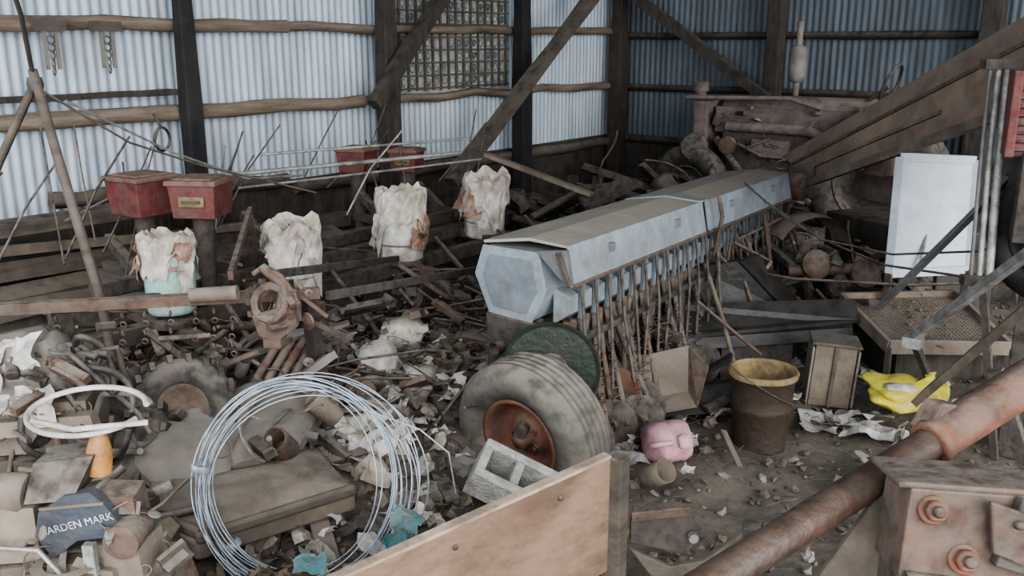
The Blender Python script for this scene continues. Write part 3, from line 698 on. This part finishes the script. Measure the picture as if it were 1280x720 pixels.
for i in range(8):
    x=U(-5.2,-4.2);y=U(5.7,7.5);mb.beam((x,y,.02),(x,y+.1,.55),.08,.08,'darkwood')
mb.build('lumber_pile',bevel=.003)
METAL=['rust','rustdark','rust','rustdark','rustdark','greysheet','stick','tan']
mb=MB()
for i in range(260):
    x,y=spot(lambda:(U(-4.0,-2.5),U(1.0,2.3)));junk(mb,(x,y,gh(x,y)+U(.02,.34)),U(.05,.15),METAL+['tan','greysheet','clodlight'])
mb.build('scrap_heap',bevel=.003)
mb=MB()
for i in range(300):
    x,y=spot(lambda:(U(-3.9,-2.5),U(2.3,5.4)));junk(mb,(x,y,gh(x,y)+U(.0,.26)*(1 if x<-3 else .5)),U(.05,.17),METAL)
mb.build('scrap_iron_heap',bevel=.003)
mb=MB()
for i in range(70):
    x,y=U(-4.2,-2.8),U(5.4,8.0);junk(mb,(x,y,gh(x,y)+U(.1,.5)),U(.12,.3),['rustdark','rustdark','darkwood','oldwood'])
mb.build('scrap_iron_pile')
mb=MB()
for i in range(80):
    x,y=U(-2.1,-1.3),U(5.4,6.5);junk(mb,(x,y,gh(x,y)+U(.05,.45)),U(.08,.2),['rustdark','rust','tan','greysheet','rustdark'])
for i in range(24):
    x,y=spot(lambda:(U(-2.0,-1.65),U(3.45,4.4)));junk(mb,(x,y,gh(x,y)+U(.02,.08)),U(.04,.10),['rustdark','rust','tan'])
vs=[];fs=[]
for i in range(11):
    t=.2+i*.24
    for j in range(4): vs.append(Vector((-2.10,5.72,.48))+Vector((.5,.86,0))*(.30*math.cos(t))+Z_*.26*math.sin(t)+Vector((.86,-.5,0))*(j*.06)+Z_*(.02*math.sin(j)))
for i in range(10):
    for j in range(3): a=i*4+j; fs.append((a,a+1,a+5,a+4))
mb.add(vs,fs,'chute',True)
mb.tube([(-2.0,5.35,.45),(-1.3,5.75,.50)],.035,'rust',12)
for p in((-1.85,5.4,.50),(-1.6,5.55,.45),(-1.42,5.62,.62)): mb.lathe([(0,-.05),(.05,-.05),(.09,-.02),(.09,.02),(.05,.05),(0,.05)],p,(.6,-.7,.3),'rust',20)
mb.build('axle_scrap_heap',bevel=.003)
mb=MB()
for i in range(20):
    x=U(-2.25,-1.5);y=U(5.3,6.4);z=.1+U(0,.5);
    mb.beam((x,y,z),(x+U(-.5,.4),y+U(-.4,.4),max(.05,z+U(-.35,.25))),U(.02,.05),U(.02,.05),CH(['rustdark','rust','stick']))
mb.build('angle_iron_pile')
# ---------------------------------------------------------------- left foreground
mb=MB()
e=Vector((-3.05,1.33,.60))
mb.lathe([(0,-.16),(.08,-.16),(.09,-.10),(.12,-.09),(.13,.05),(.10,.08),(.10,.12),(.05,.15),(0,.15)],L(e,-.02,.14),R_+Z_*.2,'greysheet',24,jit=.25)
mb.box(L(e,0,-.05,.05),(.32,.24,.18),'tan',R=rotR(.8));mb.box(L(e,-.1,-.28,.05),(.40,.3,.25),'rustdark',R=rotR(.6))
for k in range(6): mb.lathe([(.09,0),(.115,.006),(.09,.012)],L(e,-.1+k*.03,.10,.04),R_,'rust',18)
mb.box(L(e,.05,-.48,.05),(.4,.35,.2),'rustdark',R=rotR(.6))
mb.prism([L(e,-.2,-.02,-.12),L(e,.22,.02,-.12),L(e,.24,-.02,-.14),L(e,-.2,-.07,-.14)],B_*.05,'board')
for k in range(9):
    a=U(-.15,.15);pts=[L(e,a,.22,U(-.1,.1))]
    for j in range(1,6): pts.append(pts[-1]+R_*U(.0,.09)+Z_*U(-.14,.04)+B_*U(-.04,.04))
    P2=[]
    for j in range(len(pts)-1):
        for t in(0,.33,.66): P2.append(pts[j].lerp(pts[j+1],t))
    mb.tube(P2,U(.008,.014),CH(['hose','hose','rustdark','rust']),8)
for i in range(60): junk(mb,L(e,U(-.22,.22),U(-.1,.26),U(-.14,.1)),U(.03,.09),METAL)
def loop(o,rx,ry,r,m,a0=0,a1=6.0):
    mb.tube([Vector(o)+R_*rx*math.cos(t)+Z_*ry*math.sin(t)+B_*.03*math.sin(3*t) for t in[a0+(a1-a0)*k/30 for k in range(31)]],r,m,8)
loop(L(e,.22,-.0,-.05),.11,.17,.012,'hose');loop(L(e,.18,.04,.0),.07,.22,.012,'hose');loop(L(e,.05,.02,-.12),.05,.16,.012,'hose',1,5.5)
loop(L(e,.28,-.05,-.02),.10,.12,.012,'greysheet',.5,5.2)
for k in range(9): mb.sheet(L(e,U(-.22,.05),U(.04,.24),-.12),.13,.11,'paper',rotR(.6,1.2+U(-.4,.4),U(-.4,.4)),n=6,amp=.08)
mb.build('old_pump_engine',bevel=.004)
mb=MB();tyre(mb,(-2.92,1.78,.48),(.75,-.6,.35),.19,.10,.09,'tyredark','rust',lug=18);mb.build('small_tractor_tyre')
mb=MB();tyre(mb,(-3.05,1.52,.36),(.2,-.5,.75),.26,.16,.13,'tyredark','rustdark',lug=16);mb.build('small_tractor_tyre')
def slab(mb,pts,t,m,bulge=.03):
    P=[Vector(p) for p in pts];n=14;vs=[];fs=[]
    for i in range(n+1):
        for j in range(n+1):
            u=i/n;v=j/n;p=P[0].lerp(P[1],u).lerp(P[3].lerp(P[2],u),v)
            e=min(u,1-u,v,1-v);p=p+Z_*(bulge*min(1,e*4)**.5+.016*nz(u*5,v*5,3))
            vs.append(p)
    for i in range(n):
        for j in range(n): a=i*(n+1)+j; fs.append((a,a+n+1,a+n+2,a+1))
    mb.add(vs,fs,m,True)
    mb.prism([p-Z_*.002 for p in P],(0,0,-t),m)
mb=MB();slab(mb,[(-3.02,1.52,.42),(-2.70,1.50,.36),(-2.58,1.72,.34),(-2.98,2.24,.46)],.03,'greysheet',.06);slab(mb,[(-2.98,2.2,.44),(-2.62,1.72,.35),(-2.54,2.0,.35),(-2.72,2.3,.40)],.03,'greysheet',.05);mb.build('tractor_seat_pan')
mb=MB();slab(mb,[(-2.78,1.38,.30),(-2.40,1.46,.26),(-2.22,1.98,.28),(-2.52,2.06,.33)],.07,'tan',.04);mb.beam((-2.78,1.40,.31),(-2.40,1.48,.28),.03,.04,'oldwood');mb.beam((-2.40,1.46,.27),(-2.22,1.98,.29),.03,.04,'oldwood');mb.build('dusty_hatch_panel',bevel=.01)
mb=MB()
for i in range(12):
    mb.blob((U(-2.7,-2.2),U(1.0,1.42),U(.10,.30)),(U(.06,.11),U(.05,.09),U(.05,.08)),CH(['tan','oldwood','greysheet','rust']),sub=2,amp=.5,fr=1.5,R=rr(),sm=False)
mb.build('concrete_rubble',bevel=.004)
# garden tiller bottom left
mb=MB();g=Vector((-1.93,.86,.74))
def Lg(r,u,b): return L(g,r,u,b)
mb.prism([Lg(-.075,-.02,0),Lg(-.06,.04,0),Lg(.0,.08,0),Lg(.06,.09,0),Lg(.09,.06,0),Lg(.125,.0,0),Lg(.11,-.02,0),Lg(.02,-.03,0),Lg(-.04,-.075,0)],B_*.03,'plate')
mb.beam(Lg(-.055,.05,-.003),Lg(.09,.065,-.003),.006,.006,'tan')
def lump(r,u,b,sx,sy,sz,m,sd):
    mb.box(Lg(r,u,b),(sx*1.7,sy*1.7,sz*1.7),m,R=rotR(.65+.2*math.sin(sd),.12*math.cos(sd*2),.1*math.sin(sd*3)),taper=.86)
lump(-.14,-.02,.05,.075,.07,.075,'board',1);lump(-.12,-.14,.03,.085,.08,.06,'rust',2);lump(.10,.02,.07,.055,.05,.055,'rust',3);lump(.11,-.09,.05,.08,.07,.055,'tan',4)
lump(-.02,-.16,.06,.18,.09,.08,'tan',5);lump(.16,-.17,.08,.08,.07,.07,'rust',6)
mb.lathe([(0,-.05),(.045,-.05),(.05,-.04),(.05,.04),(.045,.05),(0,.05)],Lg(-.15,.06,.05),R_,'tan',20)
mb.lathe([(0,-.05),(.04,-.05),(.04,.05),(.0,.05)],Lg(.13,-.02,.02),B_,'rust',20)
for k in range(7): mb.lathe([(.05,-.003),(.075,0),(.05,.003)],Lg(.0,-.17+k*.016,-.02),Z_,'tan',18)
mb.prism([Lg(-.09,.13,.06),Lg(.05,.15,.06),Lg(.02,.07,.0),Lg(-.09,.06,0)],B_*.1,'rustdark')
mb.lathe([(.028,0),(.03,.05),(.02,.09),(.012,.1),(.012,.12),(0,.12)],Lg(.04,.09,.10),R_*.1+Z_,'amber',16)
mb.box(Lg(.06,-.06,-.03),(.025,.02,.08),'steel',R=rotR(.65));mb.tube([Lg(-.2,-.02,-.04),Lg(-.05,-.03,-.04),Lg(.0,-.10,-.04)],.006,'steel',6)
for i in range(80): junk(mb,Lg(U(-.22,.22),U(-.3,.02),U(-.05,.1)),U(.02,.06),['rust','tan','greysheet','rustdark','rustdark','board'])
mb.box(Lg(-.0,-.38,.1),(.3,.2,.32),'rustdark',R=rotR(.65));mb.box(Lg(0,-.62,.1),(.3,.2,.2),'rustdark',R=rotR(.65))
h=Lg(.0,.22,.16)
mb.tube([h+R_*.135*math.cos(t)+B_*.10*math.sin(t)+Z_*(.02*math.sin(t)) for t in[.25+k*.19 for k in range(31)]],.007,'white',8)
mb.tube([h+R_*-.10+B_*-.06,h+R_*.02-B_*.11,h+R_*.17-B_*.07],.007,'white',8)
mb.tube([h+R_*.02-B_*.10,h+R_*.02-Z_*.06,Lg(.03,.08,.1)],.012,'rust',8)
til=mb.build('garden_tiller',bevel=.003)
fc=bpy.data.curves.new('nameplate_text','FONT');fc.body='GARDEN MARK';fc.size=.025;fc.extrude=.001;fc.align_x='CENTER'
fo=bpy.data.objects.new('nameplate_text',fc);bpy.context.collection.objects.link(fo);fc.materials.append(MT['label'])
fo.parent=til;Rm=Matrix((R_,Z_,-B_)).transposed().to_4x4()
wm=Matrix.Translation(Lg(.025,.005,-.003))@Rm@Matrix.Rotation(.25,4,'Z')
fo.matrix_parent_inverse=Matrix.Identity(4);fo.matrix_local=Matrix.Translation(-til.location)@wm
rod('black_cable',[(-2.25,5.2,.98),(-2.0,5.1,.85),(-1.7,5.0,.74),(-1.3,4.95,.72),(-.9,4.9,.80),(-.55,4.75,.95)],.006,'hose')
rod('black_cable',[(-2.2,5.4,.85),(-1.8,5.3,.68),(-1.4,5.2,.60),(-.9,5.1,.62),(-.6,5.0,.7)],.007,'hose')
rod('black_cable',[(-2.1,5.0,.5),(-1.8,4.9,.52),(-1.3,5.3,.48),(-.9,5.5,.52)],.009,'hose')
# ---------------------------------------------------------------- debris scatter
def region():
    r=RND()
    if r<.50: return U(-4.1,-2.1),U(1.5,5.2)
    if r<.62: return U(-5.5,-3.6),U(.8,3.0)
    if r<.82: return U(-2.4,-.5),U(1.8,4.6)
    if r<.92: return U(-2.8,-.5),U(4.2,7.5)
    return U(-5.6,-2.5),U(5,9)
mb=MB()
for i in range(2400):
    x,y=spot(region);l=U(.03,.16);a=U(0,6.28);z=gh(x,y)+U(.0,.03)+(.16*RND()**2 if x<-2.5 else 0)
    d=Vector((math.cos(a)*l,math.sin(a)*l,U(-.05,.09)*l*4))
    mb.tube([(x,y,z),Vector((x,y,z))+d*.5+Vector((U(-.01,.01),U(-.01,.01),.01)),Vector((x,y,z))+d],U(.001,.003),CH(['straw','stick','stick']),3,cap=False)
mb.build('straw_litter')
mb=MB()
for i in range(90):
    x,y=spot(lambda:(U(-4.0,-2.4),U(1.6,5.0)))
    l=U(.2,.6);a=U(0,6.28);z=gh(x,y)+U(.02,.20)
    mb.tube([(x,y,z),(x+math.cos(a)*l*.5,y+math.sin(a)*l*.5,z+U(-.02,.06)),(x+math.cos(a)*l,y+math.sin(a)*l,max(.05,z+U(-.15,.15)))],U(.004,.010),CH(['stick','rustdark','rust','rustdark']),6,jit=.4)
mb.build('stick_pile')
mb=MB()
for i in range(5200):
    x,y=spot(region);s=.005+.026*RND()**2.8*(1.5 if x<-2.1 else .8)
    mb.blob((x,y,gh(x,y)+s*.4),(s*U(.7,1.5),s*U(.7,1.5),s*U(.4,.9)),CH(['clod','clod','clod','clodlight']),sub=1,amp=.5,R=rr(),sm=False)
for i in range(230):
    x,y=spot(lambda:(U(-4.0,-2.2),U(1.6,4.8)));s=U(.03,.07)
    mb.blob((x,y,gh(x,y)+s*.4+U(0,.05)),(s*U(.8,1.5),s*U(.7,1.2),s*U(.4,.8)),CH(['clod','clod','clod','greysheet','clodlight']),sub=2,amp=.55,R=rr(),sm=False)
mb.build('dirt_clods')
mb=MB()
for i in range(130):
    x,y=spot(region)
    if x>-2 and RND()<.7: continue
    z=gh(x,y)+U(.02,.06)
    w=U(.02,.07);l=U(.06,.26);R=rotR(U(0,6.28),U(-.4,.4),U(-.4,.4))
    mb.box((x,y,z+.01),(l,w,U(.006,.02)),CH(['oldwood','tan','rustdark','rust','darkwood']),R=R)
mb.build('board_scraps')
mb=MB()
for i in range(280):
    if RND()<.85: x,y=spot(lambda:(U(-3.6,-1.9),U(1.6,3.5)))
    else: x,y=spot(lambda:(U(-2.0,-.8),U(2.9,5.0)))
    mb.sheet((x,y,gh(x,y)+U(.01,.09)),U(.03,.12),U(.03,.10),CH(['paper','clodlight','greysheet','bag','white']),rr(),n=4,amp=.07)
for c in((-1.26,4.32),(-1.12,4.22),(-1.36,4.20),(-1.0,4.35),(-1.88,3.22),(-1.2,4.4)):
    mb.sheet((c[0],c[1],gh(c[0],c[1])+.03),.26,.17,'paper',rotR(U(0,6),U(-.12,.12),U(-.12,.12)),n=9,amp=.045)
mb.build('newspaper_scraps')
mb=MB()
for i in range(1800):
    if RND()<.8:
        a=U(0,6.28);r=.36*RND()**.6;x,y=-1.93+r*math.cos(a)*.8,1.43+r*math.sin(a)*1.1
    else: x,y=spot(lambda:(U(-3.0,-1.2),U(1.3,3.0)))
    mb.sheet((x,y,gh(x,y)+U(.0,.03)),U(.02,.055),U(.02,.04),'leaf' if RND()<.8 else 'straw',rotR(U(0,6.28),U(-.9,.9),U(-.9,.9)),n=2,amp=.05)
mb.build('dry_leaves')
def jug(c,ax,m,s=1,name='plastic_jug'):
    mb=MB();mb.lathe([(0,-.10*s),(.06*s,-.10*s),(.072*s,-.09*s),(.075*s,.02*s),(.05*s,.07*s),(.02*s,.09*s),(.018*s,.11*s),(.0,.11*s)],c,ax,m,24,sq=3.5,jit=.2)
    x,y,a=frame(ax);c=Vector(c);mb.tube([c+x*.07*s,c+x*.10*s+a*.03*s,c+x*.06*s+a*.075*s],.010*s,m,6);mb.build(name)
jug((-3.03,2.42,.30),(1,.4,.3),'white',1.1);jug((-3.02,2.88,.33),(-.3,.6,.8),'white',1.2);jug((-2.82,2.95,.26),(.8,-.5,.2),'white',1)
jug((-3.25,3.3,.33),(.8,.5,.2),'bag',1.1);jug((-3.4,2.2,.36),(.1,.5,.9),'clodlight',1.1);jug((-2.75,2.55,.24),(.6,.8,.3),'bag',.9)
mb=MB();mb.lathe([(0,0),(.05,0),(.052,.004),(.049,.05),(.05,.11),(.046,.11),(.045,.02),(0,.02)],(-1.66,3.08,.07),(.9,-.3,.7),'tan',24);mb.build('tin_can')
mb=MB()
for i,(c,s) in enumerate((((-2.70,2.42,.27),.15),((-2.6,2.5,.25),.12),((-2.42,2.3,.2),.11),((-2.8,2.28,.28),.12),((-2.52,2.38,.24),.14),((-2.6,2.3,.25),.14))):
    mb.sheet(c,s*2,s*1.6,'paper' if i%2 else 'bag',rotR(U(0,6),U(-.5,.5),U(-.5,.5)),n=11,amp=.13)
mb.build('torn_feed_bag')
mb=MB()
for c in((-1.66,1.66,.50),(-1.63,1.60,.47),(-1.78,1.42,.44)): mb.sheet(c,.09,.07,'teal',rotR(U(0,2),U(.3,.9),U(-.3,.3)),n=6,amp=.04)
mb.build('teal_cloth')
mb=MB()
for k in range(4):
    o=Vector((-2.95+k*.03,1.95+k*.04,.15));mb.tube([o,o+Vector((.0,.08,.18)),o+Vector((-.02,.2,.33)),o+Vector((-.06,.36,.44))],.018,'rust',8)
for k in range(5):
    o=Vector((-3.45,1.75+k*.06,.35));mb.beam(o,o+Vector((.5,.25+.1*k,.25)),.04,.015,CH(['tan','rust','rustdark']))
mb.build('cultivator_shanks')
# ---------------------------------------------------------------- light
w=bpy.data.worlds.new('sky');bpy.context.scene.world=w;w.use_nodes=True
w.node_tree.nodes['Background'].inputs[0].default_value=(.86,.93,1.0,1);w.node_tree.nodes['Background'].inputs[1].default_value=3.1
s=bpy.data.lights.new('soft_daylight','SUN');s.energy=4.6;s.angle=math.radians(55);s.color=(1,.99,.975)
so=bpy.data.objects.new('soft_daylight',s);bpy.context.collection.objects.link(so)
so.rotation_euler=Vector((-.74,.50,-.36)).to_track_quat('-Z','Y').to_euler()
try: bpy.context.scene.view_settings.look='AgX - Medium High Contrast'
except Exception: pass
cam=bpy.data.cameras.new('camera');cam.lens=32.34;cam.sensor_width=36;cam.clip_start=.05
co=bpy.data.objects.new('camera',cam);bpy.context.collection.objects.link(co);co.location=(0,0,1.8)
co.rotation_euler=(math.radians(75),0,math.radians(37.68));bpy.context.scene.camera=co
